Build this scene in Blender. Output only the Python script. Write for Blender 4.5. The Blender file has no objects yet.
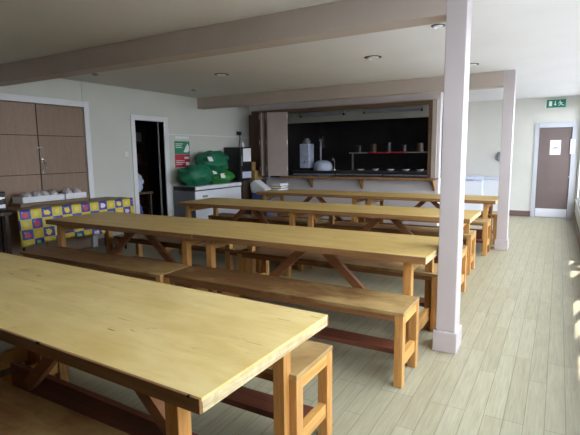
import bpy, bmesh, math, random
from mathutils import Vector, Matrix, noise
random.seed(7)
S = bpy.context.scene
COL = S.collection
PI = math.pi

# ------------------------------------------------------------------ materials
def nt(name):
    m = bpy.data.materials.new(name); m.use_nodes = True
    t = m.node_tree; t.nodes.clear()
    out = t.nodes.new('ShaderNodeOutputMaterial')
    b = t.nodes.new('ShaderNodeBsdfPrincipled')
    t.links.new(b.outputs[0], out.inputs[0])
    return m, t, b, out
def N(t, kind, **kw):
    n = t.nodes.new(kind)
    for k, v in kw.items(): setattr(n, k, v)
    return n
def ramp(t, stops, interp='LINEAR'):
    r = t.nodes.new('ShaderNodeValToRGB'); cr = r.color_ramp; cr.interpolation = interp
    while len(cr.elements) < len(stops): cr.elements.new(.5)
    for e, (p, c) in zip(cr.elements, stops):
        e.position = p; e.color = (*c, 1) if len(c) == 3 else c
    return r
def coords(t, scale=(1,1,1), rnd=0.0):
    tc = N(t, 'ShaderNodeTexCoord'); mp = N(t, 'ShaderNodeMapping')
    mp.inputs['Scale'].default_value = scale
    if rnd:
        oi = N(t, 'ShaderNodeObjectInfo')
        mul = N(t, 'ShaderNodeVectorMath', operation='SCALE'); mul.inputs['Scale'].default_value = rnd
        cmb = N(t, 'ShaderNodeCombineXYZ')
        for i in range(3): t.links.new(oi.outputs['Random'], cmb.inputs[i])
        t.links.new(cmb.outputs[0], mul.inputs[0]); t.links.new(mul.outputs[0], mp.inputs['Location'])
    t.links.new(tc.outputs['Object'], mp.inputs['Vector'])
    return mp.outputs[0]
def noise_tex(t, vec, scale, detail=4, rough=.55, dist=0.0):
    n = N(t, 'ShaderNodeTexNoise'); n.inputs['Scale'].default_value = scale
    n.inputs['Detail'].default_value = detail; n.inputs['Roughness'].default_value = rough
    n.inputs['Distortion'].default_value = dist
    t.links.new(vec, n.inputs['Vector']); return n.outputs['Fac']
def mixc(t, a, b, fac, mode='MIX'):
    m = N(t, 'ShaderNodeMix', data_type='RGBA', blend_type=mode)
    for sock, v in ((m.inputs[6], a), (m.inputs[7], b), (m.inputs[0], fac)):
        if hasattr(v, 'is_linked') or hasattr(v, 'links'): t.links.new(v, sock)
        else: sock.default_value = ((*v, 1) if isinstance(v, tuple) and len(v) == 3 else v)
    return m.outputs[2]
def bump(t, b, h, strength=.1, dist=.01):
    n = N(t, 'ShaderNodeBump'); n.inputs['Strength'].default_value = strength; n.inputs['Distance'].default_value = dist
    t.links.new(h, n.inputs['Height']); t.links.new(n.outputs[0], b.inputs['Normal'])

def paint(name, col, rough=.6, var=.06, scale=3.0, metal=0.0, bumpy=0.0, spec=.4):
    m, t, b, o = nt(name)
    v = coords(t); f = noise_tex(t, v, scale, 5)
    lo = tuple(c*(1-var) for c in col); hi = tuple(min(1, c*(1+var)) for c in col)
    r = ramp(t, [(.3, lo), (.7, hi)]); t.links.new(f, r.inputs[0]); t.links.new(r.outputs[0], b.inputs['Base Color'])
    b.inputs['Roughness'].default_value = rough; b.inputs['Metallic'].default_value = metal
    b.inputs['Specular IOR Level'].default_value = spec
    if bumpy: bump(t, b, noise_tex(t, v, scale*40, 3), bumpy, .004)
    return m
def wood(name, dark, mid, light, axis, rough=.5, wear=None, wearcol=None, knots=False, spec=.4, endwear_light=False):
    """grain stretched along axis"""
    m, t, b, o = nt(name)
    st = {'x': (.6, 9, 9), 'y': (9, .6, 9), 'z': (9, 9, .6)}[axis]
    v = coords(t, st, 13.0)
    f = noise_tex(t, v, 2.2, 6, .6, .8)
    f2 = noise_tex(t, coords(t, tuple(s*3 for s in st), 5.0), 6.0, 3, .6)
    r = ramp(t, [(.28, dark), (.5, mid), (.74, light)]); t.links.new(f, r.inputs[0])
    r2 = ramp(t, [(.35, (.72,.70,.66)), (.6, (1,1,1))]); t.links.new(f2, r2.inputs[0])
    c = mixc(t, r.outputs[0], r2.outputs[0], .55, 'MULTIPLY')
    oi = N(t, 'ShaderNodeObjectInfo')
    hv = N(t, 'ShaderNodeHueSaturation')
    mr = N(t, 'ShaderNodeMapRange'); mr.inputs['To Min'].default_value = .84; mr.inputs['To Max'].default_value = 1.12
    t.links.new(oi.outputs['Random'], mr.inputs['Value']); t.links.new(mr.outputs[0], hv.inputs['Value'])
    t.links.new(c, hv.inputs['Color']); c = hv.outputs[0]
    if wear:
        w = noise_tex(t, coords(t, (1.6, 2.6, 2.6), 9.0), wear, 5, .65, .4)
        if endwear_light:      # paler toward the right end: worn varnish plus window light painted in
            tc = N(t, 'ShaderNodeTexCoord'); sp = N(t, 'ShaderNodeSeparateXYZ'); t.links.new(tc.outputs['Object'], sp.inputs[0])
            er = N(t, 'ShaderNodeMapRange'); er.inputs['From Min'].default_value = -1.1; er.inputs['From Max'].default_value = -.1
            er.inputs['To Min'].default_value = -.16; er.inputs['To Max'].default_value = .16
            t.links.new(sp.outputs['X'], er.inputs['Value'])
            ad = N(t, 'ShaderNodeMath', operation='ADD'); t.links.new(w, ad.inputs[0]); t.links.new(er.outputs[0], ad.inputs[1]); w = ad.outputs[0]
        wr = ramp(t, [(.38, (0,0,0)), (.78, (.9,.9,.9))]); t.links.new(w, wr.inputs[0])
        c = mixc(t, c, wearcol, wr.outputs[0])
    if knots:
        vo = N(t, 'ShaderNodeTexVoronoi'); vo.inputs['Scale'].default_value = 1.0
        t.links.new(coords(t, tuple(x*.9 if x < 1 else 3.2 for x in st), 3.0), vo.inputs['Vector'])
        kr = ramp(t, [(.05, (1,1,1)), (.12, (0,0,0))]); t.links.new(vo.outputs['Distance'], kr.inputs[0])
        c = mixc(t, c, (.16,.06,.02), kr.outputs[0])
    t.links.new(c, b.inputs['Base Color'])
    rr = N(t, 'ShaderNodeMapRange'); rr.inputs['To Min'].default_value = rough-.08; rr.inputs['To Max'].default_value = rough+.12
    t.links.new(f2, rr.inputs['Value']); t.links.new(rr.outputs[0], b.inputs['Roughness'])
    b.inputs['Specular IOR Level'].default_value = spec
    bump(t, b, f2, .08, .003)
    return m
def tabletop_mat(name, c0, c1, c2):
    m, t, b, o = nt(name)
    v = coords(t, (1.0, 5.0, 5.0), 11.0)
    f = noise_tex(t, v, 2.0, 7, .62, .6)
    r = ramp(t, [(.25, c0), (.5, c1), (.75, c2)]); t.links.new(f, r.inputs[0])
    bl = noise_tex(t, coords(t, (1.2,2,2), 7.0), 2.4, 4, .55, .5)
    br = ramp(t, [(.35, (.90,.86,.78)), (.6, (1,1,1))]); t.links.new(bl, br.inputs[0])
    c = mixc(t, r.outputs[0], br.outputs[0], .8, 'MULTIPLY')
    # scratches and gouges
    sc = noise_tex(t, coords(t, (3.0, 26, 26), 17.0), 1.6, 2, .5, 1.2)
    sr = ramp(t, [(.655, (0,0,0)), (.70, (1,1,1))]); t.links.new(sc, sr.inputs[0])
    gate = noise_tex(t, coords(t, (1,1,1), 3.0), 3.0, 2)
    gr = ramp(t, [(.5, (0,0,0)), (.6, (1,1,1))]); t.links.new(gate, gr.inputs[0])
    mk = N(t, 'ShaderNodeMath', operation='MULTIPLY'); t.links.new(sr.outputs[0], mk.inputs[0]); t.links.new(gr.outputs[0], mk.inputs[1])
    c = mixc(t, c, (.30,.17,.06), mk.outputs[0])
    t.links.new(c, b.inputs['Base Color'])
    rr = N(t, 'ShaderNodeMapRange'); rr.inputs['To Min'].default_value = .33; rr.inputs['To Max'].default_value = .55
    t.links.new(bl, rr.inputs['Value']); t.links.new(rr.outputs[0], b.inputs['Roughness'])
    b.inputs['Specular IOR Level'].default_value = .22
    bump(t, b, f, .05, .003)
    return m
def floor_mat():
    m, t, b, o = nt('vinyl_plank_floor')
    tc = N(t, 'ShaderNodeTexCoord')
    sp = N(t, 'ShaderNodeSeparateXYZ'); t.links.new(tc.outputs['Object'], sp.inputs[0])
    cm = N(t, 'ShaderNodeCombineXYZ')
    ax = N(t, 'ShaderNodeMath', operation='ADD'); ax.inputs[1].default_value = 20.4-.0166+.102*2
    t.links.new(sp.outputs['X'], ax.inputs[0])
    ay = N(t, 'ShaderNodeMath', operation='ADD'); ay.inputs[1].default_value = 20.3
    t.links.new(sp.outputs['Y'], ay.inputs[0])
    t.links.new(ay.outputs[0], cm.inputs['X']); t.links.new(ax.outputs[0], cm.inputs['Y'])
    br = N(t, 'ShaderNodeTexBrick'); br.offset = .37; br.offset_frequency = 3; br.squash = 1.0
    br.inputs['Scale'].default_value = 1.0; br.inputs['Brick Width'].default_value = .92; br.inputs['Row Height'].default_value = .102
    br.inputs['Mortar Size'].default_value = .0018; br.inputs['Mortar Smooth'].default_value = .1; br.inputs['Bias'].default_value = 0
    br.inputs['Color1'].default_value = (.345,.318,.212,1); br.inputs['Color2'].default_value = (.385,.36,.248,1)
    br.inputs['Mortar'].default_value = (.17,.155,.105,1)
    t.links.new(cm.outputs[0], br.inputs['Vector'])
    mp = N(t, 'ShaderNodeMapping'); mp.inputs['Scale'].default_value = (34, 1.8, 1); t.links.new(tc.outputs['Object'], mp.inputs['Vector'])
    g = noise_tex(t, mp.outputs[0], 2.0, 5, .65, .6)
    gr = ramp(t, [(.3, (.72,.71,.68)), (.65, (1.0,1.0,1.0))]); t.links.new(g, gr.inputs[0])
    c = mixc(t, br.outputs['Color'], gr.outputs[0], .9, 'MULTIPLY')
    t.links.new(c, b.inputs['Base Color'])
    b.inputs['Roughness'].default_value = .42; b.inputs['Specular IOR Level'].default_value = .4
    bump(t, b, br.outputs['Fac'], .15, -.002)
    return m
def cloth_mat():
    m, t, b, o = nt('fruit_print_oilcloth')
    tc = N(t, 'ShaderNodeTexCoord'); sp = N(t, 'ShaderNodeSeparateXYZ'); t.links.new(tc.outputs['UV'], sp.inputs[0])
    def cell(sock):
        f = N(t, 'ShaderNodeMath', operation='FLOOR'); t.links.new(sock, f.inputs[0]); return f.outputs[0]
    def op(k, a, bb):
        n = N(t, 'ShaderNodeMath', operation=k)
        for i, v in enumerate((a, bb)):
            if isinstance(v, (int, float)): n.inputs[i].default_value = v
            else: t.links.new(v, n.inputs[i])
        return n.outputs[0]
    u, v = sp.outputs[0], sp.outputs[1]
    cu, cv = cell(u), cell(v)
    par = op('MODULO', op('ADD', cu, cv), 2.0)
    cm = N(t, 'ShaderNodeCombineXYZ'); t.links.new(cu, cm.inputs[0]); t.links.new(cv, cm.inputs[1])
    wn = N(t, 'ShaderNodeTexWhiteNoise', noise_dimensions='3D'); t.links.new(cm.outputs[0], wn.inputs[0])
    fruit = ramp(t, [(0, (.55,.03,.06)), (.45, (.60,.06,.08)), (.46, (.25,.55,.12)), (.7, (.75,.6,.75)), (.75, (.8,.55,.05))], 'CONSTANT'); t.links.new(wn.outputs['Value'], fruit.inputs[0])
    du = op('SUBTRACT', op('FRACT', u, 0), .5); dv = op('SUBTRACT', op('FRACT', v, 0), .47)
    d = op('SQRT', op('ADD', op('MULTIPLY', du, du), op('MULTIPLY', dv, dv)), 0)
    nz = noise_tex(t, tc.outputs['UV'], 3.0, 2)
    d2 = op('ADD', d, op('MULTIPLY', op('SUBTRACT', nz, .5), .35))
    isf = op('LESS_THAN', d2, .28)
    leaf = op('LESS_THAN', op('ADD', op('ABSOLUTE', op('ADD', du, dv), 0), op('MULTIPLY', d, .5)), .24)
    lt = op('MULTIPLY', leaf, op('GREATER_THAN', dv, .05))
    blue = mixc(t, (.035,.045,.27), (.22,.45,.65), lt)
    bluecell = mixc(t, blue, fruit.outputs[0], isf)
    yel = mixc(t, (.62,.48,.03), (.70,.57,.08), op('LESS_THAN', d2, .26))
    c = mixc(t, yel, bluecell, par)
    t.links.new(c, b.inputs['Base Color']); b.inputs['Roughness'].default_value = .35
    return m
def metal(name, col=(.6,.6,.6), rough=.25):
    return paint(name, col, rough, .05, 5, 1.0)
def pane_mat():
    m = bpy.data.materials.new('window_pane_glass'); m.use_nodes = True; t = m.node_tree; t.nodes.clear()
    out = N(t, 'ShaderNodeOutputMaterial'); tr = N(t, 'ShaderNodeBsdfTransparent'); gl = N(t, 'ShaderNodeBsdfGlossy')
    gl.inputs['Roughness'].default_value = .02
    fr = N(t, 'ShaderNodeFresnel'); fr.inputs['IOR'].default_value = 1.45
    mx = N(t, 'ShaderNodeMixShader'); ge = N(t, 'ShaderNodeNewGeometry'); iv = N(t, 'ShaderNodeMath', operation='SUBTRACT'); iv.inputs[0].default_value = 1.0
    t.links.new(ge.outputs['Backfacing'], iv.inputs[1]); mu = N(t, 'ShaderNodeMath', operation='MULTIPLY')
    t.links.new(fr.outputs[0], mu.inputs[0]); t.links.new(iv.outputs[0], mu.inputs[1]); t.links.new(mu.outputs[0], mx.inputs[0]); t.links.new(tr.outputs[0], mx.inputs[1]); t.links.new(gl.outputs[0], mx.inputs[2])
    t.links.new(mx.outputs[0], out.inputs[0]); return m

M = {}
M['wall'] = paint('cream_wall_paint', (.60,.60,.55), .75, .03, 1.5, bumpy=.05)
M['wall_pale'] = paint('pale_wall_paint', (.60,.585,.53), .75, .03, 1.5, bumpy=.05)
M['wall_lilac'] = paint('pale_lilac_wall_paint', (.68,.63,.65), .75, .03, 1.5, bumpy=.05)
M['ceiling'] = paint('ceiling_paint', (.68,.665,.65), .85, .03, 1.2, bumpy=.04)
M['beam'] = paint('pinkish_beige_paint', (.46,.39,.34), .55, .04, 2)
M['post'] = paint('pale_pink_gloss_paint', (.47,.42,.42), .5, .04, 2)
M['white'] = paint('white_gloss_paint', (.74,.74,.76), .4, .03, 3)
M['floor'] = floor_mat()
M['skirting'] = paint('mauve_brown_skirting', (.16,.10,.09), .5, .08)
M['door_brown'] = wood('brown_door_veneer', (.30,.20,.14), (.325,.22,.155), (.35,.24,.17), 'z', .5)
M['door_pink'] = paint('dull_pink_brown_door_paint', (.165,.122,.112), .5, .06, 4)
M['top'] = tabletop_mat('varnished_birch_ply', (.65,.475,.17), (.74,.57,.24), (.80,.65,.31))
M['top2'] = tabletop_mat('aged_birch_ply', (.49,.32,.10), (.57,.395,.135), (.63,.47,.19))
M['edge'] = wood('ply_edge_shaded', (.21,.10,.035), (.30,.15,.055), (.38,.21,.085), 'x', .55)  # the front edge's unlit darkness is put into this brown
M['edge_pale'] = wood('ply_edge_lit', (.42,.31,.15), (.66,.55,.33), (.75,.65,.44), 'y', .6, 8, (.40,.27,.14))  # window-lit paleness of the end put into the colour, with worn marks
M['leg'] = wood('orange_pine_leg', (.38,.165,.04), (.54,.265,.075), (.66,.40,.15), 'z', .45, knots=True)
M['rail_y'] = wood('orange_pine_rail', (.42,.20,.05), (.58,.31,.085), (.70,.42,.14), 'y', .45, knots=True)
M['red'] = wood('dark_red_stained_board', (.10,.028,.015), (.15,.045,.024), (.20,.065,.035), 'x', .45)
M['brace'] = wood('red_brown_brace', (.20,.07,.028), (.29,.115,.045), (.36,.16,.065), 'x', .45)
M['seat'] = wood('worn_bench_seat', (.14,.06,.018), (.205,.095,.03), (.27,.14,.05), 'x', .5, 2.2, (.46,.315,.125), endwear_light=True)
M['seat_edge'] = wood('bench_rail_brown', (.17,.07,.025), (.25,.11,.04), (.33,.165,.06), 'x', .5)
M['bracket'] = wood('bracket_wood', (.28,.13,.05), (.38,.19,.08), (.45,.25,.11), 'z', .5)
M['hatch_wood'] = wood('hatch_frame_wood', (.115,.07,.04), (.15,.09,.055), (.19,.115,.07), 'x', .5)
M['counter'] = paint('dark_counter_laminate', (.055,.045,.04), .35, .2, 20)
M['dark_wood'] = wood('dark_brown_wood', (.05,.028,.017), (.075,.042,.024), (.10,.058,.034), 'y', .5)
M['brown_top'] = wood('brown_table_top', (.14,.085,.04), (.19,.12,.06), (.24,.16,.09), 'y', .45)
M['panel_dark'] = wood('hatch_panel_brown', (.12,.07,.05), (.15,.09,.065), (.18,.11,.08), 'z', .5)
M['panel_pale'] = paint('folding_panel_pinkish', (.44,.36,.33), .5, .05)
M['chrome'] = metal('chrome', (.8,.8,.82), .15)
M['steel'] = metal('brushed_steel', (.55,.56,.58), .3)
M['black'] = paint('black_enamel', (.012,.012,.014), .35, .3)
M['black_matte'] = paint('black_matte', (.015,.014,.014), .8, .3)
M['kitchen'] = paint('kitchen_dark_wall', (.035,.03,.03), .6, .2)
M['grey'] = paint('mid_grey_plastic', (.25,.26,.28), .5, .1)
M['white_enamel'] = paint('white_enamel', (.72,.74,.80), .3, .02)
M['paper'] = paint('white_paper', (.80,.81,.85), .8, .03, 20)
M['cardboard'] = paint('tan_cardboard', (.42,.26,.09), .8, .1, 8)
M['foil'] = paint('grey_shrink_wrap', (.56,.53,.55), .3, .4, 30, .2)
M['tray'] = paint('white_tray_card', (.78,.79,.84), .5, .03)
M['sack'] = paint('dark_green_sack', (.012,.155,.075), .5, .25, 12)
M['sack2'] = paint('bright_green_sack', (.03,.24,.04), .5, .25, 12)
M['blue'] = paint('blue_plastic', (.10,.14,.42), .5, .2, 8)
M['signgreen'] = paint('sign_green', (.0,.20,.13), .4, .05)
M['signwhite'] = paint('sign_white', (.82,.86,.86), .4, .02)
M['postgreen'] = paint('poster_green', (.02,.22,.11), .5, .08, 10)
M['postred'] = paint('poster_red', (.50,.035,.06), .5, .08, 10)
M['redstrip'] = paint('red_shelf_edge', (.42,.02,.03), .5, .1)
M['lilac'] = paint('lilac_card', (.50,.30,.55), .6, .1)
M['pane'] = pane_mat()
M['cloth'] = cloth_mat()
M['lens'] = paint('lamp_reflector', (.85,.85,.86), .3, .03, 5, .2)
M['darkgap'] = paint('dark_gap', (.01,.008,.007), .8, .1)
M['grass'] = paint('outside_paving', (.44,.47,.52), .9, .15, 2)
M['light_screen'] = paint('screen_dark_green', (.05,.06,.03), .8, .6, 25)
M['grey_blue'] = paint('grey_blue_sheet', (.16,.17,.20), .5, .1)
M['white_dull'] = paint('dull_white_gloss_paint', (.52,.53,.57), .45, .03, 3)
M['kitchen_pale'] = paint('kitchen_pale_wall', (.34,.33,.30), .6, .06)
M['redbox'] = paint('dull_red_card', (.14,.03,.025), .8, .2, 6)
M['bluewhite'] = paint('pale_blue_polythene', (.55,.60,.75), .4, .15, 8)
M['purplecard'] = M['lilac']

# ------------------------------------------------------------------ mesh helpers
class MB:
    def __init__(s): s.bm = bmesh.new()
    def box(s, x0, x1, y0, y1, z0, z1, rot=None, piv=None):
        vs = [s.bm.verts.new((x, y, z)) for x in (x0, x1) for y in (y0, y1) for z in (z0, z1)]
        for f in ((0,1,3,2),(4,6,7,5),(0,4,5,1),(2,3,7,6),(0,2,6,4),(1,5,7,3)):
            s.bm.faces.new([vs[i] for i in f])
        if rot is not None:
            p = Vector(piv if piv else ((x0+x1)/2, (y0+y1)/2, (z0+z1)/2))
            bmesh.ops.rotate(s.bm, verts=vs, cent=p, matrix=rot)
        return s
    def prism(s, pts, axis, a, b):
        """polygon pts (2d) extruded along axis from a to b"""
        def P(p, h):
            return {'x': (h, p[0], p[1]), 'y': (p[0], h, p[1]), 'z': (p[0], p[1], h)}[axis]
        A = [s.bm.verts.new(P(p, a)) for p in pts]; B = [s.bm.verts.new(P(p, b)) for p in pts]
        s.bm.faces.new(A); s.bm.faces.new(B[::-1]); n = len(pts)
        for i in range(n): s.bm.faces.new((A[i], B[i], B[(i+1)%n], A[(i+1)%n]))
        return s
    def lathe(s, prof, c=(0,0,0), seg=24, axis='z'):
        rings = []
        for r, h in prof:
            ring = []
            for k in range(seg):
                a = 2*PI*k/seg; p = (r*math.cos(a), r*math.sin(a), h)
                if axis == 'x': p = (p[2], p[0], p[1])
                if axis == 'y': p = (p[0], p[2], p[1])
                ring.append(s.bm.verts.new((c[0]+p[0], c[1]+p[1], c[2]+p[2])))
            rings.append(ring)
        for a, b in zip(rings, rings[1:]):
            for k in range(seg): s.bm.faces.new((a[k], a[(k+1)%seg], b[(k+1)%seg], b[k]))
        s.bm.faces.new(rings[0][::-1]); s.bm.faces.new(rings[-1]); return s
    def tube(s, pts, r, seg=8):
        pts = [Vector(p) for p in pts]; rings = []
        for i, p in enumerate(pts):
            d = (pts[min(i+1, len(pts)-1)] - pts[max(i-1, 0)]).normalized()
            u = d.cross(Vector((0,0,1)))
            if u.length < 1e-3: u = Vector((1,0,0))
            u.normalize(); w = d.cross(u)
            rings.append([s.bm.verts.new(p + r*(math.cos(2*PI*k/seg)*u + math.sin(2*PI*k/seg)*w)) for k in range(seg)])
        for a, b in zip(rings, rings[1:]):
            for k in range(seg): s.bm.faces.new((a[k], b[k], b[(k+1)%seg], a[(k+1)%seg]))
        s.bm.faces.new(rings[0]); s.bm.faces.new(rings[-1][::-1]); return s
    def blob(s, c, r, amp=.12, freq=3.0, seed=0, sub=4, flat=None):
        ret = bmesh.ops.create_icosphere(s.bm, subdivisions=sub, radius=1.0)
        for v in ret['verts']:
            n = v.co.copy()
            k = 1 + amp*noise.noise(n*freq + Vector((seed*7.3, 0, 0))) + amp*.45*noise.noise(n*freq*2.7 + Vector((0, seed*3.1, 0)))
            p = Vector((n.x*r[0]*k, n.y*r[1]*k, n.z*r[2]*k))
            q = Vector(c) + p
            if flat is not None and q.z < flat: q.z = flat
            v.co = q
        return s
    def build(s, name, mat, parent=None, loc=(0,0,0), bevel=0.0, smooth=False, seg=2):
        bmesh.ops.recalc_face_normals(s.bm, faces=s.bm.faces)
        me = bpy.data.meshes.new(name); s.bm.to_mesh(me); s.bm.free()
        me.materials.append(M[mat] if isinstance(mat, str) else mat)
        if smooth:
            for p in me.polygons: p.use_smooth = True
        o = bpy.data.objects.new(name, me); COL.objects.link(o); o.location = loc
        if parent: o.parent = parent
        if bevel:
            b = o.modifiers.new('bevel', 'BEVEL'); b.width = bevel; b.segments = seg; b.limit_method = 'ANGLE'
        return o
def tag(o, label=None, cat=None, group=None, kind=None):
    if label: o['label'] = label
    if cat: o['category'] = cat
    if group: o['group'] = group
    if kind: o['kind'] = kind
    return o
def thing(name, label, cat, loc=(0,0,0), rz=0, group=None):
    o = bpy.data.objects.new(name, None); COL.objects.link(o); o.empty_display_size = .1
    o.location = loc; o.rotation_euler = (0, 0, rz)
    return tag(o, label, cat, group)
def struct(o, label=None): return tag(o, label, None, None, 'structure')
def copy_tree(o, parent=None):
    c = o.copy(); COL.objects.link(c)
    if parent: c.parent = parent
    for ch in list(o.children): copy_tree(ch, c)
    return c
def box(*a): return MB().box(*a)

# ------------------------------------------------------------------ dimensions
LW, RW, YB, YF, CZ = -6.6, .37, -1.3, 11.9, 2.66
HY, KX, KY = 9.5, -2.06, 13.3           # hatch wall plane, kitchen return wall, kitchen back

# ------------------------------------------------------------------ room shell
struct(box(-8.6, RW+.1, YB-.1, KY+.1, -.1, 0).build('floor', 'floor'))
struct(box(-8.6, RW+.1, YB-.1, KY+.1, CZ, CZ+.12).build('ceiling', 'ceiling'))
# left wall with two door openings
DD = (3.34, 4.90, 2.26)                 # double door opening y0,y1,top
SD = (5.92, 6.62, 2.12)                 # storeroom opening
w = MB()
w.box(LW-.12, LW, YB, DD[0], 0, CZ); w.box(LW-.12, LW, DD[0], DD[1], DD[2], CZ); w.box(LW-.12, LW, DD[1], SD[0], 0, CZ)
w.box(LW-.12, LW, SD[0], SD[1], SD[2], CZ); w.box(LW-.12, LW, SD[1], HY+.1, 0, CZ)
struct(w.build('wall_left', 'wall'))
struct(box(LW-.12, RW+.09, YB-.1, YB, 0, CZ).build('wall_back', 'dark_wood'))
# far wall with door opening
FD = (-.415, .222, 2.0)
w = MB(); w.box(KX, FD[0], YF, YF+.1, 0, CZ); w.box(FD[0], FD[1], YF, YF+.1, FD[2], CZ); w.box(FD[1], RW+.09, YF, YF+.1, 0, CZ)
struct(w.build('wall_front', 'wall_pale'))
# hatch wall
HO = (-6.08, -2.20, .955, 2.43)         # x0, x1, sill, head
w = MB(); w.box(LW, HO[0], HY, HY+.1, 0, CZ); w.box(HO[0], HO[1], HY, HY+.1, 0, HO[2]-.03); w.box(HO[0], HO[1], HY, HY+.1, HO[3], CZ)
w.box(HO[1], KX, HY, HY+.1, 0, CZ)
struct(w.build('wall_hatch', 'wall_lilac'))
w = MB(); w.box(KX-.1, KX, HY+.1, 9.68, 0, CZ); w.box(KX-.1, KX, 9.68, 10.9, 0, .95); w.box(KX-.1, KX, 9.68, 10.9, HO[3], CZ); w.box(KX-.1, KX, 10.9, YF, 0, CZ)
struct(w.build('wall_side', 'wall_lilac'))
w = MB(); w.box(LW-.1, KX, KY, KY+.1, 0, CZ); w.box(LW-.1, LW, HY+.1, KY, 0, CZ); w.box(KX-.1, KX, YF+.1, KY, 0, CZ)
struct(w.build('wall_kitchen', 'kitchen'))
struct(box(LW, KX-.1, HY+.1, KY, 2.55, 2.60).build('ceiling_kitchen', 'white'))
struct(box(LW, KX-.1, 10.2, 10.3, 2.24, 2.55).build('added_bulkhead', 'kitchen_pale'))  # bulkhead added to catch room light and brighten the pale band
# storeroom behind the open door
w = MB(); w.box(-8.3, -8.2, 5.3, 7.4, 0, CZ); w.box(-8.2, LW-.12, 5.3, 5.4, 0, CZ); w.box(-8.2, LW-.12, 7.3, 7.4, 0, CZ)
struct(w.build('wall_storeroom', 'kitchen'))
# right wall: piers, sill wall and head around the windows
PIT, PW = .64, .59
units = [.72 + 1.40*k for k in range(0, 8)]      # first pane start of each two-pane unit
WZ0, WZ1 = .45, 2.50
w = MB(); w.box(RW, RW+.08, YB, YF+.1, 0, WZ0); w.box(RW, RW+.08, YB, YF+.1, WZ1, CZ)
ys = [YB]
for u in sorted(units): ys += [u-.05, u+PIT+PW+.05]
ys.append(YF+.1)
for a, b in zip(ys[0::2], ys[1::2]): w.box(RW, RW+.08, a, b, WZ0, WZ1)
struct(w.build('wall_right', 'wall_pale'))
for i, u in enumerate(sorted(units)):
    e = bpy.data.objects.new('window_%d' % (i+1), None); COL.objects.link(e); e.location = (RW+.045, u, WZ0); struct(e)
    y1 = PIT+PW
    f = MB()
    f.box(-.025, .025, -.05, 0, 0, WZ1-WZ0); f.box(-.025, .025, PW, PIT, 0, WZ1-WZ0); f.box(-.025, .025, y1, y1+.05, 0, WZ1-WZ0)
    for a, b in ((0, PW), (PIT, y1)):
        f.box(-.025, .025, a, b, 0, .05); f.box(-.025, .025, a, b, WZ1-WZ0-.05, WZ1-WZ0)
    f.build('window_frame', 'white', e)
    for a, b in ((0, PW), (PIT, y1)): box(-.003, .003, a, b, .05, WZ1-WZ0-.05).build('pane', 'pane', e)
    box(-.055, -.045, -.05, y1+.05, -.03, 0).build('window_sill', 'white', e, bevel=.006)

# unseen slabs added to block the sun; gaps leave patches on the floor
eb = [6.40, 7.34, 7.74, 7.94, 8.34, YF+1.3]
for a, b in zip(eb[0::2], eb[1::2]): struct(box(RW+.085, RW+.32, a, b, 2.56, 2.62).build('sun_blocker', 'white'))
# skirting
struct(box(KX, FD[0]-.085, YF-.015, YF, 0, .13).build('baseboard_front', 'skirting'))
struct(box(RW-.02, RW, YB, YF-.02, 0, .15).build('baseboard_right', 'skirting'))
w = MB()
for a, b in ((YB, DD[0]-.09), (DD[1]+.09, SD[0]-.1), (SD[1]+.1, HY)): w.box(LW, LW+.015, a, b, 0, .12)
struct(w.build('baseboard_left', 'skirting'))
# picture rail / dado strip beyond the storeroom door
struct(box(LW, LW+.012, SD[1]+.11, HY, 1.885, 1.905).build('trim_1', 'white'))
struct(box(LW, LW+.008, 4.89, 4.90, DD[2]+.09, CZ).build('trim_2', 'wall'))

# beams and pillars
def pillar(x0, x1, y0, y1, label):
    e = thing('pillar', label, 'pillar', ((x0+x1)/2, (y0+y1)/2, 0)); e['kind'] = 'structure'
    hx, hy = (x1-x0)/2, (y1-y0)/2
    box(-hx, hx, -hy, hy, .16, CZ).build('shaft', 'post', e, bevel=.006)
    box(-hx-.017, hx+.017, -hy-.017, hy+.017, 0, .16).build('plinth', 'post', e, bevel=.006)
    return e
pillar(-.737, -.597, 3.47, 3.66, 'pale pink square pillar nearest the camera, in front of the rows of tables')
pillar(-.765, -.615, 7.64, 7.83, 'pale pink square pillar farther away, nearest the exit door')
b = tag(box(LW, -.737, 3.46, 3.67, 2.44, CZ).build('ceiling_beam', 'beam', bevel=.005), 'long pinkish beige beam running left from the near pillar', 'beam', kind='structure')
b = tag(box(LW, -.765, 7.62, 7.82, 2.44, CZ).build('ceiling_beam', 'beam', bevel=.005), 'pinkish beige beam in front of the serving hatch, ending at the far pillar', 'beam', kind='structure')

# ------------------------------------------------------------------ doors
e = bpy.data.objects.new('door_1', None); COL.objects.link(e); e.location = (LW, DD[0], 0); struct(e, 'brown panelled double doors in the left wall')
W2 = (DD[1]-DD[0])/2
for i in (0, 1):
    a, b_ = (i*W2+.007, (i+1)*W2-.007)
    p = MB()
    for z0, z1 in ((.01, 1.228), (1.237, 1.795), (1.804, DD[2]-.01)): p.box(-.055, -.012, a, b_, z0, z1)
    p.box(-.05, -.016, a, b_, .01, DD[2]-.01)
    lf = p.build('door_leaf', 'door_brown', e)
    g = MB()
    for z in (1.2325, 1.7995): g.box(-.0165, -.0155, a, b_, z-.0045, z+.0045)
    g.build('groove', 'darkgap', lf)
    if i == 1:
        h = MB(); h.tube([(-.012, a+.03, 1.27), (.03, a+.03, 1.28), (.045, a+.05, 1.31), (.045, a+.05, 1.40), (.03, a+.03, 1.43), (-.012, a+.03, 1.44)], .010)
        h.box(-.013, -.006, a+.018, a+.042, 1.25, 1.29); h.box(-.013, -.006, a+.018, a+.042, 1.42, 1.46)
        h.build('door_handle', 'chrome', lf, smooth=False)
        h = MB(); h.tube([(.002, a-.045, 1.62), (.002, a+.11, 1.62)], .008); h.box(-.012, .002, a+.012, a+.03, 1.61, 1.63); h.box(-.012, .002, a-.035, a-.017, 1.61, 1.63)
        h.build('bolt', 'chrome', lf)
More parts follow.
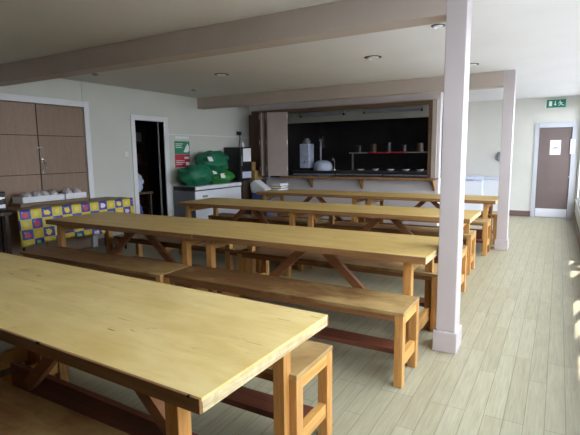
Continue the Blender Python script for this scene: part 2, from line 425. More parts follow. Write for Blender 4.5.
f = MB(); f.box(-.10, .02, -.09, 0, 0, DD[2]+.09); f.box(-.10, .02, 2*W2, 2*W2+.09, 0, DD[2]+.09); f.box(-.10, .02, 0, 2*W2, DD[2], DD[2]+.09)
f.build('door_frame', 'white', e, bevel=.004)
box(-.075, -.06, 0, 2*W2, 0, DD[2]).build('rebate', 'darkgap', e)
e = bpy.data.objects.new('door_2', None); COL.objects.link(e); e.location = (LW, SD[0], 0); struct(e, 'white frame of the open dark storeroom doorway')
ww = SD[1]-SD[0]; f = MB(); f.box(-.14, .02, -.09, 0, 0, SD[2]+.09); f.box(-.16, .02, ww, ww+.115, 0, SD[2]+.09); f.box(-.14, .02, 0, ww, SD[2], SD[2]+.09)
f.build('door_frame', 'white', e, bevel=.004)
# exit door
e = bpy.data.objects.new('door_3', None); COL.objects.link(e); e.location = (FD[0], YF, 0); struct(e, 'pinkish brown exit door at the far end of the aisle')
dw = FD[1]-FD[0]
lf = box(.001, dw-.001, .02, .06, .002, FD[2]-.001).build('door_leaf', 'door_pink', e, bevel=.002)
box(.01, dw-.01, .012, .02, .01, .20).build('kick_plate', 'tray', lf)
box(dw-.022, dw-.004, .008, .02, .9, .94).build('hinge', 'steel', lf)
f = MB(); f.box(-.085, 0, -.02, .1, 0, FD[2]+.11); f.box(dw, dw+.09, -.02, .1, 0, FD[2]+.11); f.box(0, dw, -.02, .1, FD[2], FD[2]+.11)
f.build('door_frame', 'white_dull', e, bevel=.004)
# notice on the exit door
n = thing('door_notice', 'white notice with a small black drawing on the exit door', 'notice', (-.085, YF+.02, 1.565))
box(-.105, .105, -.004, -.0005, -.16, .16).build('sheet', 'paper', n)
d = MB()
d.tube([(-.05,-.005,-.03), (-.02,-.005,0), (.01,-.005,-.012), (.05,-.005,.012), (.06,-.005,.03)], .006, 6)
d.tube([(-.035,-.005,-.045), (0,-.005,-.03), (.035,-.005,-.028)], .005, 6); d.tube([(.0,-.005,-.005), (.02,-.005,.03)], .004, 6)
d.build('drawing', 'black', n)
n = tag(box(-.04, .05, -.008, 0, -.16, .16).build('door_notice', 'paper', loc=(.235, YF-.02, 1.58)), 'narrow blank white notice on the right edge of the exit door', 'notice')
# exit sign
n = thing('exit_sign', 'green and white running man exit sign above the far door', 'sign', (-.125, YF, 2.43))
box(-.185, .185, -.04, 0, 0, .165).build('sign_panel', 'signgreen', n, bevel=.002)
box(-.20, -.185, -.045, 0, -.003, .168).build('end_cap', 'signwhite', n)
p = MB(); p.box(-.135, -.075, -.0425, -.040, .03, .135); p.build('door_symbol', 'signwhite', n)
p = MB(); p.box(-.024, -.008, -.0425, -.04, .07, .135); p.prism([(-.046, .072), (.014, .072), (-.016, .035)], 'y', -.0425, -.04)
p.build('arrow', 'signwhite', n)
p = MB(); p.lathe([(.013, -.0425), (.013, -.04)], (.075, 0, .125), 12, 'y')
p.prism([(.066,.112), (.088,.105), (.105,.072), (.088,.066)], 'y', -.0425, -.04)
p.prism([(.070,.110), (.050,.098), (.042,.075), (.052,.073), (.060,.090), (.078,.098)], 'y', -.0426, -.04)
p.prism([(.086,.104), (.110,.094), (.128,.100), (.126,.088), (.108,.082), (.092,.090)], 'y', -.0426, -.04)
p.prism([(.098,.075), (.128,.052), (.155,.046), (.153,.034), (.122,.040), (.088,.064)], 'y', -.0427, -.04)
p.prism([(.090,.070), (.080,.046), (.052,.032), (.045,.042), (.070,.054), (.078,.074)], 'y', -.0428, -.04)
p.build('running_figure', 'signwhite', n)

# ------------------------------------------------------------------ tables
TL, TW, TH, TT = 2.10, .85, .78, .05
def make_table(topmat, inset):
    t = thing('canteen_table', '', 'table', group='canteen tables in rows')
    # origin: right front corner at floor; extends to -x, +y
    box(-TL, 0, .010, TW-.010, TH-.012, TH).build('tabletop', topmat, t)
    box(-TL+.004, -.004, .014, TW-.014, TH-TT, TH-.012).build('core_board', 'edge_pale', t)
    for a, b_ in ((0, .014), (TW-.014, TW)): box(-TL, -.0005, a, b_, TH-TT, TH-.0005).build('edge_strip', 'edge', t, bevel=.002)
    for a, b_ in ((-.004, 0), (-TL, -TL+.004)): box(a, b_, .014, TW-.014, TH-TT, TH-.012).build('end_strip', 'edge_pale', t)
    for x in (-inset-.06, -TL+inset):
        for y in (.055, TW-.085-.062): box(x, x+.06, y, y+.062, 0, TH-TT).build('leg', 'leg', t, bevel=.003)
        box(x+.012, x+.048, .117, TW-.147, .09, .20).build('foot_rail', 'rail_y', t, bevel=.003)
        box(x+.012, x+.048, .117, TW-.147, TH-TT-.09, TH-TT).build('top_rail', 'rail_y', t, bevel=.003)
    box(-TL+.20, -.20, TW/2-.018, TW/2+.018, .13, .28).build('stretcher', 'red', t, bevel=.003)
    for s in (1, -1):
        m = MB(); cx = -TL/2; a = (cx+s*.035, TH-TT); q = (cx+s*.60, .22)
        d = Vector((q[0]-a[0], q[1]-a[1])).normalized(); n = Vector((-d.y, d.x))*.034
        p0 = (a[0]-n.x, a[1]-n.y); p1 = (a[0]+n.x, a[1]+n.y); p2 = (q[0]+n.x, q[1]+n.y); p3 = (q[0]-n.x, q[1]-n.y)
        def top(p): k = (TH-TT-p[1])/d.y; return (p[0]+d.x*k, TH-TT)     # cut to the underside of the slab
        m.prism([top(p0), top(p1), p2, p3], 'y', TW/2-.018-.045, TW/2-.018)
        m.build('brace', 'brace', t, bevel=.002)
    return t
T0 = make_table('top', .15); T1 = make_table('top2', .11)
rows = [.978, 3.156, 5.22, 7.32]
tl = {
 (0,0): 'large pale canteen table in the foreground, its near corner at the bottom of the photo',
 (0,1): 'canteen table end to end with the foreground table, at the left edge of the photo',
 (1,0): 'canteen table whose right end meets the near pillar, a long bench in front of it',
 (1,1): 'canteen table nearest the fruit-print tablecloth, its left corner overlapping the cloth',
 (2,0): 'canteen table in the third row, its right end seen just right of the near pillar',
 (2,1): 'canteen table in front of the white freezer with green sacks',
 (3,0): 'right-hand canteen table of the back row under the serving hatch, ending at the far pillar',
 (3,1): 'left-hand canteen table of the back row, with the stack of papers on it',
}
xr = {(0,0):-.882, (0,1):-2.995, (1,0):-.752, (1,1):-2.853, (2,0):-.79, (2,1):-2.891, (3,0):-.765, (3,1):-2.866}
used = set()
for r in range(4):
    for c in range(2):
        src = T0 if r == 0 else T1
        o = copy_tree(src) if src.name in used else src
        o.scale.x = 1
        used.add(src.name)
        dy = {(1,1): -.006, (2,1): .006, (3,1): .006, (0,1): .01}.get((r, c), 0)
        o.location = (xr[r,c], rows[r]+dy, 0); o['label'] = tl[r,c]
        if r == 0: o.rotation_euler.z = -.026
        if (r, c) == (1, 1): o.scale.x = 1.045       # this one is a little longer
        if (r, c) == (0, 1): o.location = (-.882-TL*math.cos(.026), .978+TL*math.sin(.026), 0)

for x, l in ((-.85, .022), (-.05, .010)): box(x, x+l, -.0006, .007, TH-.006, TH+.0006).build('edge_chip', 'darkgap', T0)

# ------------------------------------------------------------------ benches
BL, BW, BH = 2.045, .39, .50
def make_bench():
    t = thing('canteen_bench', '', 'bench', group='canteen benches in rows')
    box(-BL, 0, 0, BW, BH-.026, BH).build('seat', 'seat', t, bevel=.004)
    for a, b_ in ((.004, .026), (BW-.026, BW-.004)): box(-BL+.056, -.056, a, b_, BH-.062, BH-.026).build('side_rail', 'seat_edge', t, bevel=.002)
    for x in (-.057, -BL+.001):
        for y in (.001, BW-.063): box(x, x+.056, y, y+.062, 0, BH-.026).build('leg', 'leg', t, bevel=.003)
        box(x+.006, x+.054, .063, BW-.063, BH-.085, BH-.026).build('end_rail', 'rail_y', t, bevel=.002)
        box(x+.008, x+.048, .063, BW-.063, .125, .20).build('foot_rail', 'rail_y', t, bevel=.002)
    box(-BL+.05, -.05, .12, .27, .165, .20).build('stretcher', 'red', t, bevel=.003)
    return t
B0 = make_bench()
benches = [
 ((-.92, .665), 'bench in the bottom left corner, tucked under the front of the foreground table'),
 ((-.972, 1.728), 'bench tucked behind the foreground table, its right end showing past the tabletop'),
 ((-3.04, 1.74), 'bench at the left edge of the photo, behind the far end of the foreground tables'),
 ((-.785, 2.765), 'long bench standing clear in mid floor, its right end nearest the pillar foot'),
 ((-2.842, 2.735), 'dark worn bench in front of the table beside the fruit-print cloth'),
 ((-.80, 3.82), 'bench just behind the near pillar table, its end leg left of the pillar'),
 ((-2.72, 3.85), 'bench behind the table nearest the fruit-print cloth'),
 ((-.795, 4.78), 'bench in front of the third-row table, its end hidden by the near pillar'),
 ((-2.86, 4.80), 'bench in front of the table that stands before the white freezer'),
 ((-.862, 5.87), 'bench behind the third-row table, its end legs just right of the near pillar'),
 ((-2.92, 5.90), 'bench behind the table that stands before the white freezer'),
 ((-.825, 7.07), 'bench in front of the back-row table, its end standing clear before the far pillar'),
 ((-2.88, 7.09), 'bench in front of the back-row table with the papers'),
 ((-.80, 8.02), 'bench behind the right-hand back-row table, below the serving hatch'),
 ((-2.90, 8.04), 'bench behind the back-row table with the papers, below the serving hatch'),
]
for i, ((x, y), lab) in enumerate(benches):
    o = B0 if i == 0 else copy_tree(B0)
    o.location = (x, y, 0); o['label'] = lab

# ------------------------------------------------------------------ cloth table by the double doors
CT = thing('side_table', 'side table draped with a yellow and blue fruit-print cloth', 'table', (-5.92, 3.35, 0))
CTL, CTD, CTH = 1.84, .62, .815
box(-CTD, 0, 0, CTL, CTH-.03, CTH).build('tabletop', 'brown_top', CT, bevel=.004)
for x in (-.09, -CTD+.05):
    for y in (.08, CTL-.12): MB().tube([(x, y, 0), (x, y, CTH-.03)], .016, 10).build('leg', 'black', CT)
for y in (.08, CTL-.12): MB().tube([(-.09, y, .12), (-CTD+.05, y, .12)], .012, 8).build('foot_bar', 'black', CT)
def hang(name, y0, y1, ztop, zbot, along):
    """wavy hanging sheet with UV cells"""
    bm = bmesh.new(); uv = bm.loops.layers.uv.new('UVMap'); nu, nv = 80, 14
    g = []
    for i in range(nu+1):
        row = []
        for j in range(nv+1):
            s = y0+(y1-y0)*i/nu; z = ztop+(zbot(s)-ztop)*j/nv
            k = (j/nv)**1.2
            off = .008 + .016*k*math.sin(s*17)+.010*k*math.sin(s*41+1)+.03*k
            row.append(bm.verts.new(along(s, off, z)))
        g.append(row)
    L = 0
    for i in range(nu):
        for j in range(nv):
            f = bm.faces.new((g[i][j], g[i+1][j], g[i+1][j+1], g[i][j+1]))
            for lp, (a, b_) in zip(f.loops, ((i,j),(i+1,j),(i+1,j+1),(i,j+1))):
                s = y0+(y1-y0)*a/nu; z = ztop+(zbot(s)-ztop)*b_/nv
                lp[uv].uv = (s/.148, (z-.3)/.13)
    bmesh.ops.recalc_face_normals(bm, faces=bm.faces)
    me = bpy.data.meshes.new(name); bm.to_mesh(me); bm.free(); me.materials.append(M['cloth'])
    for p in me.polygons: p.use_smooth = True
    o = bpy.data.objects.new(name, me); COL.objects.link(o)
    so = o.modifiers.new('solid', 'SOLIDIFY'); so.thickness = .002
    return o
def path(s, off, z):
    # wraps along the front edge then round the right-hand end
    if s <= CTL: return (off, s, z)
    return (-(s-CTL)+off*.3, CTL+off, z)
cl = hang('tablecloth', -.02, CTL+.35, CTH+.004, lambda s: .345+.02*math.sin(s*3), path)
cl.location = (-5.92, 3.35, 0); tag(cl, 'yellow and blue check cloth printed with fruit, hanging from the side table', 'tablecloth')
def tray(loc, w, l, label):
    t = tag(MB().box(0, w, 0, l, 0, .008).box(0, .008, 0, l, 0, .08).box(w-.008, w, 0, l, 0, .085).box(0, w, 0, .008, 0, .085).box(0, w, l-.008, l, 0, .085).build('food_tray', 'tray', loc=loc, bevel=.002), label, 'tray')
    return t
tag(box(0, .27, 0, 1.06, 0, .045).build('serving_board', 'brown_top', loc=(-6.53, 3.58, CTH), bevel=.003), 'low brown board under the white trays on the side table', 'board')
tray((-6.52, 3.62, CTH+.045), .24, .63, 'longer white tray of wrapped packets on the side table')
tray((-6.52, 4.265, CTH+.045), .24, .35, 'shorter white tray of wrapped packets, at the right of the longer one')
for i, (y, dx) in enumerate(((3.74,0), (3.88,.01), (4.01,-.01), (4.14,.0), (4.37,0), (4.51,.01))):
    o = MB().blob((0, 0, .075), (.085, .064, .07), .25, 2.6, i+3, 3, 0.0).build('wrapped_packet', 'foil', loc=(-6.40+dx, y, CTH+.054), smooth=True)
    lab = ['leftmost of the four wrapped packets in the longer tray', 'second wrapped packet from the left in the longer tray', 'third wrapped packet from the left in the longer tray', 'rightmost wrapped packet in the longer tray', 'left wrapped packet in the shorter tray', 'right wrapped packet in the shorter tray'][i]
    tag(o, lab, 'packet', 'wrapped packets in the white trays')
# dark stand with a black appliance at the left edge
t = thing('dark_stand', 'dark brown stand at the left edge beside the draped table', 'stand', (-6.0, 2.62, 0))
box(-.5, 0, 0, .69, .76, .80).build('top', 'dark_wood', t, bevel=.004)
for x in (-.48, -.06):
    for y in (.03, .61): box(x, x+.045, y, y+.045, 0, .76).build('leg', 'dark_wood', t)
box(-.46, -.04, .05, .63, .20, .23).build('shelf', 'dark_wood', t)
t = thing('food_warmer', 'black and silver countertop appliance at the left edge of the photo', 'appliance', (-6.08, 3.0, .80))
box(-.36, 0, -.12, .30, .015, .26).build('body', 'black', t, bevel=.015)
box(0, .012, -.10, .28, .05, .10).build('front_panel', 'steel', t, bevel=.004)
box(0, .012, -.10, .28, .17, .19).build('trim_band', 'steel', t, bevel=.002)
box(-.30, -.03, -.06, .24, .26, .285).build('lid', 'grey', t, bevel=.008)
for y in (-.09, .27): MB().lathe([(.015, 0), (.015, .016)], (-.05, y, 0), 12).build('foot', 'black', t)
MB().lathe([(.018, 0), (.016, .02)], (.012, .22, .18), 14, 'x').build('knob', 'steel', t)

# ------------------------------------------------------------------ left wall: switch, poster, socket
t = tag(MB().box(0, .01, -.043, .043, -.043, .043).box(.01, .016, -.012, .012, -.02, .02).build('light_switch', 'white', loc=(LW, 5.70, 1.52), bevel=.002), 'white light switch left of the storeroom doorway', 'switch')
t = thing('wall_poster', 'green and red information poster on the left wall above the freezer', 'poster', (LW, 7.115, 1.25))
box(0, .004, -.215, .215, .26, .515).build('green_half', 'postgreen', t)
box(0, .004, -.215, .215, 0, .255).build('red_half', 'postred', t)
p = MB()
for k, wd in enumerate((.30, .24, .27)): p.box(.004, .0055, -.19, -.19+wd*.7, .455-k*.035, .468-k*.035)
for k, wd in enumerate((.30, .34, .22)): p.box(.004, .0055, -.19, -.19+wd*.8, .12-k*.035, .132-k*.035)
p.prism([(.03,.30), (.10,.40), (.15,.47), (.19,.42), (.20,.33), (.14,.29)], 'x', .004, .0056)
p.prism([(.08,.03), (.10,.10), (.19,.09), (.19,.03)], 'x', .004, .0056)
p.box(.004, .0055, .05, .19, .16, .205)
p.build('print', 'paper', t)
t = tag(MB().box(0, .004, -.19, .19, 0, .045).build('notice_strip', 'paper', loc=(LW, 7.12, 1.815)), 'narrow white paper strip above the green and red poster', 'notice')
t = thing('wall_socket', 'black plug in a wall socket above the black refrigerator', 'socket', (LW, 9.02, 1.98))
box(0, .012, -.075, .075, -.045, .045).build('faceplate', 'grey', t)
box(.012, .07, -.06, .05, -.04, .04).build('plug', 'black', t, bevel=.006)
MB().tube([(.05, 0, -.04), (.055, .0, -.15), (.04, -.01, -.28), (.03, -.04, -.40)], .01, 8).build('cord', 'black', t)

# ------------------------------------------------------------------ freezer with green sacks
t = thing('chest_freezer', 'white chest freezer with green sacks on its lid', 'freezer', (-6.57, 6.79, 0))
box(0, .55, 0.012, 1.51, .05, .79).build('cabinet', 'white_enamel', t, bevel=.012)
box(0.005, .545, 0, .012, .06, .785).build('side_panel', 'grey_blue', t)
box(.003, .547, .002, 1.506, .79, .81).build('gasket', 'black', t)
box(0, .562, 0.004, 1.51, .81, .885).build('lid', 'white_enamel', t, bevel=.014)
box(.004, .556, 0, .004, .812, .88).build('lid_end', 'black', t)
box(.55, .57, .22, .36, .66, .70).build('handle', 'grey', t, bevel=.004)
box(.03, .52, .03, 1.54, 0, .05).build('plinth', 'black', t)
def sack(loc, r, mat, seed, label, neck, lab=None):
    t = thing('green_sack', label, 'sack', loc, 0, 'full sacks piled on the freezer')
    m = MB(); m.blob((0, 0, r[2]*.88), r, .20, 2.2, seed, 4, 0.0)
    m.build('bag', mat, t, smooth=True)
    n = Vector(neck)
    m = MB(); m.lathe([(.03, 0), (.022, .035), (.05, .07), (.075, .10), (.045, .11)], n, 14); m.build('tied_neck', mat, t, smooth=True)
    if lab:
        m = MB(); m.box(-.004, .004, -.07, .07, -.05, .05, Matrix.Rotation(lab[3], 3, 'Y')); m.build('tag', 'paper', t, loc=lab[:3])
    return t
FZ = .885
sack((-6.27, 7.13, FZ), (.27, .42, .22), 'sack', 1, 'dark green sack at the left end of the freezer lid', (.0, .10, .34), (.16, .36, .255, -.6))
sack((-6.25, 7.83, FZ), (.26, .34, .15), 'sack2', 2, 'brighter green sack lying underneath at the right end of the freezer', (.10, .1, .24), (.235, -.17, .17, -.35))
sack((-6.27, 7.66, FZ+.25), (.27, .43, .235), 'sack', 5, 'large dark green sack on top of the pile', (-.02, .28, .26), (.21, -.33, .27, -.5))

# ------------------------------------------------------------------ cabinet with black appliance
t = thing('base_cabinet', 'dark cabinet between the freezer and the hatch wall', 'cabinet', (-6.58, 8.42, 0))
box(0, .50, 0, .98, .08, .86).build('body', 'dark_wood', t, bevel=.004)
box(0, .53, 0, .98, .86, .90).build('worktop', 'counter', t, bevel=.004)
for k in (0, 1):
    d = box(.50, .518, .01+k*.485, .485+k*.485, .10, .845).build('door', 'dark_wood', t, bevel=.003)
    MB().tube([(.518, .43+k*.10, .70), (.54, .43+k*.10, .70), (.54, .43+k*.10, .80), (.518, .43+k*.10, .80)], .006, 8).build('handle', 'steel', d)
box(.02, .46, .02, .96, 0, .08).build('plinth', 'black', t)
t = thing('small_refrigerator', 'black countertop refrigerator with white notes on its front', 'refrigerator', (-6.57, 8.43, .90))
box(0, .42, 0, .43, .02, .75).build('cabinet', 'black', t, bevel=.01)
d = box(.42, .455, .005, .425, .03, .745).build('door', 'black', t, bevel=.008)
box(.455, .47, .03, .05, .34, .56).build('handle', 'grey', d)
box(.455, .459, .10, .40, .43, .72).build('paper_note', 'paper', d)
box(.455, .459, .06, .40, .06, .20).build('label_plate', 'bluewhite', d)
for y in (.05, .38):
    for x in (.05, .38): MB().lathe([(.02, 0), (.02, .021)], (x, y, 0), 10).build('foot', 'black', t)
t = thing('spray_bottle', 'small white bottle on top of the black refrigerator', 'bottle', (-6.24, 8.70, 1.65))
MB().lathe([(.03, 0), (.033, .01), (.033, .07), (.022, .09), (.013, .10)], seg=16).build('body', 'white_enamel', t, smooth=True)
MB().lathe([(.016, .10), (.016, .125), (.010, .145)], seg=14).build('cap', 'white', t)
t = thing('cardboard_box', 'larger tan box on the dark cabinet', 'box', (-6.33, 8.95, .90), 0, 'tan boxes on the dark cabinet')
box(0, .24, 0, .30, 0, .21).build('body', 'cardboard', t, bevel=.003); box(.06, .18, -.001, .301, .2095, .211).build('tape', 'tray', t)
t = thing('cardboard_box', 'smaller tan box standing on the larger one', 'box', (-6.34, 8.955, 1.1115), 0, 'tan boxes on the dark cabinet')
box(0, .18, 0, .14, 0, .20).build('body', 'cardboard', t, bevel=.003); box(.05, .12, -.001, .141, .1995, .201).build('tape', 'tray', t)
# blue and white sack
t = thing('laundry_sack', 'open white sack with a blue base leaning near the dark cabinet', 'sack', (-5.78, 8.74, 0))
m = MB(); m.prism([(-.20,.62), (.20,.62), (.19,.72), (-.12,.92), (-.24,.84)], 'y', -.13, .13); m.build('upper_bag', 'paper', t, bevel=.03, seg=3)
m = MB(); m.prism([(-.17,0), (.17,0), (.20,.62), (-.20,.62)], 'y', -.13, .13); m.build('base_bag', 'blue', t, bevel=.03, seg=3)
# papers on the left table of the back row
for k in range(6):
    o = box(-.105, .105, -.14, .14, 0, .022).build('paper_pile', ['paper', 'grey', 'tray', 'cardboard', 'paper', 'bluewhite'][k], loc=(-4.82+.012*((k*5)%3-1), 7.95, .7801+.0225*k), bevel=.002)
    o.rotation_euler.z = ((k*37) % 7-3)*.05
    tag(o, ['bottom white folder of the pile on the back-row table', 'grey folder, second from the bottom of the pile', 'off-white folder, third from the bottom of the pile', 'tan folder, fourth from the bottom of the pile', 'white folder just below the top one of the pile', 'pale blue folder on top of the pile'][k], 'folder', 'folders piled on the back-row table')

# ------------------------------------------------------------------ serving hatch
t = thing('serving_counter', 'dark topped serving counter with wooden edge under the hatch', 'counter', (0, 0, 0))
box(HO[0]+.5, KX+.0, 9.26, HY, .955, .985).build('worktop', 'counter', t, bevel=.003)
box(HO[0]+.5, HO[1]-.002, HY, 10.0, .955, .985).build('inner_worktop', 'counter', t)
box(HO[0]+.5, KX, 9.235, 9.26, .945, .986).build('edge_strip', 'bracket', t, bevel=.003)
for x in (-4.88, -3.66, -2.13):
    MB().prism([(9.27, .945), (HY, .945), (HY, .72), (HY-.03, .72)], 'x', x-.02, x+.02).build('bracket', 'bracket', t, bevel=.002)
t = thing('hatch_frame', 'brown wooden frame around the serving hatch opening', 'frame', (0, 0, 0)); t['kind'] = 'structure'
box(LW+.1, HO[1], HY-.05, HY+.10, HO[3]-.005, HO[3]+.075).build('head', 'hatch_wood', t, bevel=.003)
box(HO[1]-.075, HO[1], HY-.05, HY+.10, .986, HO[3]-.005).build('jamb', 'hatch_wood', t, bevel=.003)
box(HO[1], HO[1]+.09, HY-.06, HY, .986, CZ-.14).build('cover_strip', 'beam', t, bevel=.003)
box(LW+.1, HO[1]+.1, HY-.08, HY, HO[3]+.075, CZ-.14).build('track', 'beam', t, bevel=.004)
# folded panels
box(LW+.02, HO[0]+.03, HY-.045, HY, .95, HO[3]).build('fixed_panel', 'panel_dark', t, bevel=.003)
t = thing('folding_shutter', 'folded pinkish shutter panels at the left of the hatch', 'shutter', (-6.06, 9.42, .99))
zt = HO[3]-.01-.99
for k, (x0, y0, x1, y1) in enumerate(((0, 0, .08, -.38), (.10, -.38, .155, -.01), (.18, 0, .25, -.38), (.27, -.37, .71, -.22))):
    d = Vector((x1-x0, y1-y0)); L = d.length; a = math.atan2(d.y, d.x)
    p = box(0, L, -.016, .016, 0, zt).build('panel', 'panel_dark' if k in (0, 2) else 'panel_pale', t, loc=(x0, y0, 0), bevel=.003)
    p.rotation_euler.z = a
    for z in (.12, zt/2, zt-.14): MB().lathe([(.012, 0), (.012, .09)], (L-.01, -.02, z), 10).build('hinge', 'steel', p)

# kitchen equipment seen through the hatch
t = thing('hot_cupboard', 'dark steel hot cupboard behind the serving counter', 'cupboard', (-5.85, 10.3, 0))
box(0, 3.6, 0, .75, .08, 1.03).build('body', 'black_matte', t, bevel=.006)
box(-.01, 3.61, -.01, .76, 1.03, 1.07).build('top', 'counter', t, bevel=.003)
for k in range(3):
    d = box(.03+k*1.18, 1.17+k*1.18, -.02, 0, .12, 1.0).build('door', 'grey', t, bevel=.004)
    box(.3, .8, -.035, -.02, .72, .75).build('handle', 'steel', d, loc=(k*1.18, 0, 0))
t = thing('water_boiler', 'pale upright water boiler inside the hatch', 'boiler', (-5.52, 10.45, 1.07))
box(-.15, .15, -.16, .16, .0, .06).build('base', 'black', t, bevel=.008)
box(-.13, .13, -.15, .15, .06, .66).build('body', 'bluewhite', t, bevel=.02)
MB().lathe([(.11, .66), (.10, .72), (.06, .77), (.0501, .80)], seg=20).build('lid', 'grey', t, smooth=True)
MB().tube([(.05, -.15, .22), (.05, -.21, .22), (.05, -.22, .18)], .014, 8).build('tap', 'chrome', t)
t = thing('food_slicer', 'pale rounded food machine beside the boiler', 'machine', (-5.10, 10.5, 1.07))
MB().lathe([(.24, 0), (.24, .08), (.225, .15), (.18, .21), (.10, .245), (.02, .25)], seg=28).build('body', 'bluewhite', t, smooth=True)
MB().tube([(-.03, -.05, .22), (-.03, -.05, .76)], .018, 8).build('column', 'steel', t)
box(-.06, .05, -.10, .02, .70, .78).build('head', 'grey', t, bevel=.015)
box(.04, .08, -.10, -.06, .55, .85).build('arm', 'steel', t)
t = thing('mixer_tap', 'chrome tap standing right of the rounded machine', 'tap', (-4.78, 10.5, 1.07))
MB().tube([(0, 0, 0), (0, 0, .24), (0, -.03, .29), (0, -.10, .30), (0, -.12, .25)], .014, 8).build('spout', 'chrome', t)
MB().lathe([(.03, 0), (.03, .03)], seg=14).build('base', 'chrome', t)
for i, x in enumerate((-4.12, -3.75, -3.38, -3.02, -2.70)):
    o = MB().lathe([(.03, 0), (.05, .003), (.085, .035), (.09, .04), (.075, .037), (.04, .010)], seg=24).build('white_bowl', 'white_enamel', loc=(x, 10.55, 1.07), smooth=True)
    tag(o, ['leftmost white bowl on the hot cupboard', 'second white bowl from the left on the hot cupboard', 'middle white bowl of the five on the hot cupboard', 'second white bowl from the right on the hot cupboard', 'rightmost white bowl on the hot cupboard'][i], 'bowl', 'white bowls on the hot cupboard')
t = thing('gantry_shelf', 'steel gantry shelf with a red edge over the hot cupboard', 'shelf', (-4.45, 10.72, 1.07))
box(0, 2.05, -.10, .22, .41, .435).build('shelf_board', 'steel', t, bevel=.003)
box(.48, 1.38, -.112, -.10, .41, .438).build('red_edge', 'redstrip', t)
for x in (.03, 1.98): box(x, x+.035, .02, .055, 0, .41).build('leg', 'steel', t)
for k in range(5):
    o = MB().lathe([(.07, 0), (.075, .01), (.075, .16+.03*(k%3)), (.06, .17+.03*(k%3))], seg=18).build('storage_tin', ['black', 'dark_wood', 'black', 'black', 'dark_wood'][k], loc=(-4.25+k*.37, 10.78, 1.505))
    tag(o, ['leftmost dark tin on the gantry shelf', 'dark brown tin, second from the left on the gantry shelf', 'black tin in the middle of the gantry shelf', 'black tin, second from the right on the gantry shelf', 'dark brown tin at the right end of the gantry shelf'][k], 'tin', 'tins on the gantry shelf')
for i, (x0, x1) in enumerate(((-5.55, -4.35), (-3.92, -2.55))):
    t = thing('strip_light', ['unlit strip light on the kitchen ceiling, left of the two', 'unlit strip light on the kitchen ceiling, right of the two'][i], 'light', (x0, 10.14, 2.36), 0, 'kitchen strip lights')
    box(0, x1-x0, -.06, .06, .05, .11).build('housing', 'grey', t); MB().tube([(.03, 0, .03), (x1-x0-.03, 0, .03)], .02, 10).build('tube_lamp', 'grey', t)
    for x in (.02, x1-x0-.05): box(x, x+.03, -.03, .03, 0, .05).build('end_holder', 'black', t)

# ------------------------------------------------------------------ storeroom contents
t = thing('storeroom_shelving', 'dark shelving seen through the storeroom doorway', 'shelving', (-8.15, 5.45, 0))
for y in (0, 1.77): box(0, .40, y, y+.04, 0, 2.3).build('upright', 'dark_wood', t)
for z in (.35, .85, 1.30, 1.75): box(0, .40, .04, 1.77, z, z+.03).build('shelf', 'dark_wood', t)
k = 0
for z in (.38, .88, 1.33, 1.78):
    for y in (.75, 1.12, 1.45):
        o = box(0, .30, 0, .26+.03*(k%2), 0, .20+.05*((k*3)%3)).build('storage_box', ['redbox', 'grey', 'dark_wood', 'redbox', 'cardboard'][k%5], loc=(-8.10, 5.45+y-.02, z), bevel=.004)
        tag(o, '%s box in the %s of the storeroom shelving' % (['first', 'middle', 'last'][k%3], ['lowest shelf', 'second shelf', 'third shelf', 'top shelf'][k//3]), 'box', 'boxes on the storeroom shelves'); k += 1
tag(MB().blob((0, 0, .17), (.16, .18, .20), .25, 2.4, 4, 4, 0).build('polythene_bag', 'bluewhite', loc=(-6.98, 6.16, .80), smooth=True), 'pale blue polythene bag just inside the storeroom doorway', 'bag')
t = thing('storage_trolley', 'low dark trolley inside the storeroom under the pale bag', 'trolley', (-7.0, 6.1, 0))
box(-.22, .22, -.25, .35, .76, .80).build('top', 'dark_wood', t); box(-.22, .22, -.25, .35, .25, .29).build('shelf', 'dark_wood', t)
for x in (-.2, .16):
    for y in (-.23, .29): box(x, x+.04, y, y+.04, 0, .76).build('leg', 'dark_wood', t)
tag(MB().blob((0, 0, .14), (.15, .17, .16), .25, 2.4, 9, 4, 0).build('polythene_bag', 'blue', loc=(-7.0, 6.15, .29), smooth=True), 'darker blue bag on the lower shelf of the storeroom trolley', 'bag')

# ------------------------------------------------------------------ far right corner
t = thing('chest_freezer', 'white chest freezer with a rounded lid against the far wall', 'freezer', (-2.02, 11.22, 0))
box(0, .56, 0, .64, .05, .84).build('cabinet', 'white_enamel', t, bevel=.015)
m = MB(); m.prism([(-.01,.84), (.57,.84), (.57,.87), (.50,.91), (.40,.925), (.12,.925), (.03,.91), (-.01,.87)], 'y', -.01, .63); m.build('lid', 'bluewhite', t, bevel=.01)
box(.2, .36, -.025, -.01, .845, .865).build('handle', 'grey', t); box(.03, .53, .03, .6, 0, .05).build('plinth', 'black', t)
t = thing('white_cabinet', 'white low cabinet between the rounded freezer and the far pillar', 'cabinet', (-1.47, 11.30, 0))
box(0, .46, 0, .56, .06, .86).build('body', 'white_enamel', t, bevel=.006); box(-.01, .47, -.01, .57, .86, .89).build('worktop', 'bluewhite', t, bevel=.004)
d = box(.01, .45, -.018, 0, .08, .84).build('door', 'white_enamel', t, bevel=.004); box(.38, .41, -.035, -.018, .6, .72).build('handle', 'grey', d)
box(.03, .43, .03, .54, 0, .06).build('plinth', 'black', t)
t = thing('wall_fitting', 'small dark grey fitting on the far wall beside the far pillar', 'fitting', (-1.19, YF, 1.28))
box(-.05, .05, -.07, 0, 0, .20).build('body', 'grey', t, bevel=.01); box(-.10, -.05, -.06, -.02, .03, .10).build('spout', 'grey', t, bevel=.008)

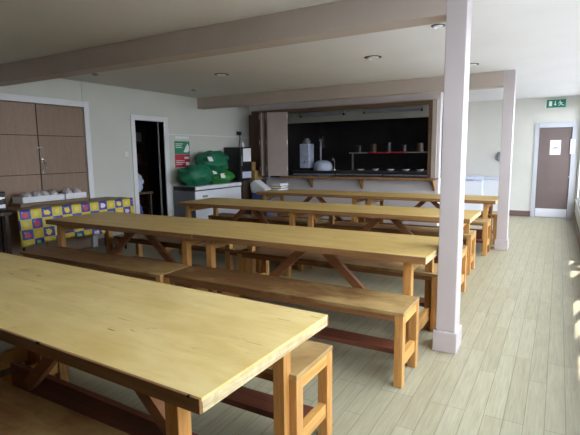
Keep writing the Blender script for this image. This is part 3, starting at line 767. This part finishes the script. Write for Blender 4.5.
# ------------------------------------------------------------------ ceiling lights
def downlight(x, y, r, label):
    t = thing('ceiling_downlight', label, 'light', (x, y, CZ), 0, 'recessed ceiling downlights')
    MB().lathe([(r, 0), (r*1.02, -.003), (r*.95, -.007), (r*.74, -.006), (r*.72, 0)], seg=32).build('rim', 'black', t)
    m = MB(); m.lathe([(r*.70, -.001), (r*.66, -.012), (r*.52, -.02), (r*.50, -.014), (r*.30, -.006)], seg=28); m.build('eyeball', 'lens', t, smooth=True)
    return t
downlight(-2.055, 5.645, .105, 'downlight in the ceiling above the hatch right of centre, the largest seen')
downlight(-4.366, 5.60, .105, 'downlight in the ceiling left of centre between the beams')
downlight(-1.045, 4.60, .065, 'downlight half hidden beside the top of the near pillar')
downlight(-1.088, 6.83, .09, 'downlight just right of the near pillar, nearer the far beam')
for (x, y), lab in (((-5.80, 4.54), 'small ceiling sensor near the left end of the near beam'), ((-5.78, 6.59), 'small ceiling sensor near the left end of the far beam')):
    t = thing('ceiling_sensor', lab, 'sensor', (x, y, CZ)); MB().lathe([(.05, 0), (.048, -.015), (.03, -.03), (.01, -.034)], seg=20).build('body', 'grey', t, smooth=True)
    MB().lathe([(.056, 0), (.056, -.006)], seg=20).build('rim', 'white', t)

# ------------------------------------------------------------------ outside ground
struct(box(RW+.11, 40, -25, 40, -.5, -.4).build('ground_outside', 'grass'))
hm = MB()  # unseen greenery added to hold back low light from the far ground
for i in range(26): hm.blob((3.5+.2*math.sin(i*2.1), -7+i*1.0, .3), (.70, .95, 1.10+.12*math.sin(i*1.7)), .35, 3.0, i, 4, -.4)
hd = hm.build('light_screen', 'light_screen', smooth=True); hd['kind'] = 'stuff'; tag(hd, 'unseen dark green leafy screen added outside the windows to cut low light', 'light_screen')

# ------------------------------------------------------------------ light
W = bpy.data.worlds.new('sky'); S.world = W; W.use_nodes = True
wt = W.node_tree; wt.nodes.clear()
wo = wt.nodes.new('ShaderNodeOutputWorld'); bg = wt.nodes.new('ShaderNodeBackground')
bg.inputs['Color'].default_value = (.86, .94, 1.05, 1); bg.inputs['Strength'].default_value = 2.7
wt.links.new(bg.outputs[0], wo.inputs[0])
sun = bpy.data.lights.new('sun', 'SUN'); sun.energy = 7.0; sun.angle = .009; sun.color = (1, .97, .93)
so = bpy.data.objects.new('sun', sun); COL.objects.link(so)
d = Vector((-.10, -.40, -1)).normalized(); so.rotation_euler = d.to_track_quat('-Z', 'Y').to_euler()
# sampling portals in the window openings
for u in sorted(units):
    pl = bpy.data.lights.new('window_portal', 'AREA'); pl.shape = 'RECTANGLE'; pl.size = WZ1-WZ0; pl.size_y = PIT+PW
    pl.cycles.is_portal = True
    po = bpy.data.objects.new('window_portal', pl); COL.objects.link(po); po.location = (RW+.085, u+(PIT+PW)/2, (WZ0+WZ1)/2)
    po.rotation_euler = (0, PI/2, 0)       # faces -X

# ------------------------------------------------------------------ camera
f = 463.86; yaw, pitch, roll = -.523486, .137423, -.0110232
cy, sy, cp, sp = math.cos(yaw), math.sin(yaw), math.cos(pitch), math.sin(pitch)
F = Vector((sy*cp, cy*cp, -sp)); R = Vector((cy, -sy, 0)); U = R.cross(F)
R2 = math.cos(roll)*R + math.sin(roll)*U; U2 = -math.sin(roll)*R + math.cos(roll)*U
cam = bpy.data.cameras.new('camera'); cam.sensor_width = 36; cam.lens = f/580*36; cam.sensor_fit = 'HORIZONTAL'
cam.clip_start = .05
co = bpy.data.objects.new('camera', cam); COL.objects.link(co)
co.matrix_world = Matrix(((R2.x, U2.x, -F.x, 0), (R2.y, U2.y, -F.y, 0), (R2.z, U2.z, -F.z, 1.5), (0,0,0,1)))
S.camera = co
vs = S.view_settings; vs.view_transform = 'Standard'; vs.look = 'None'; vs.gamma = 1; vs.use_curve_mapping = False
vs.exposure = 1.86
S.cycles.max_bounces = 10; S.cycles.diffuse_bounces = 6; S.cycles.transparent_max_bounces = 8
S.cycles.use_denoising = True
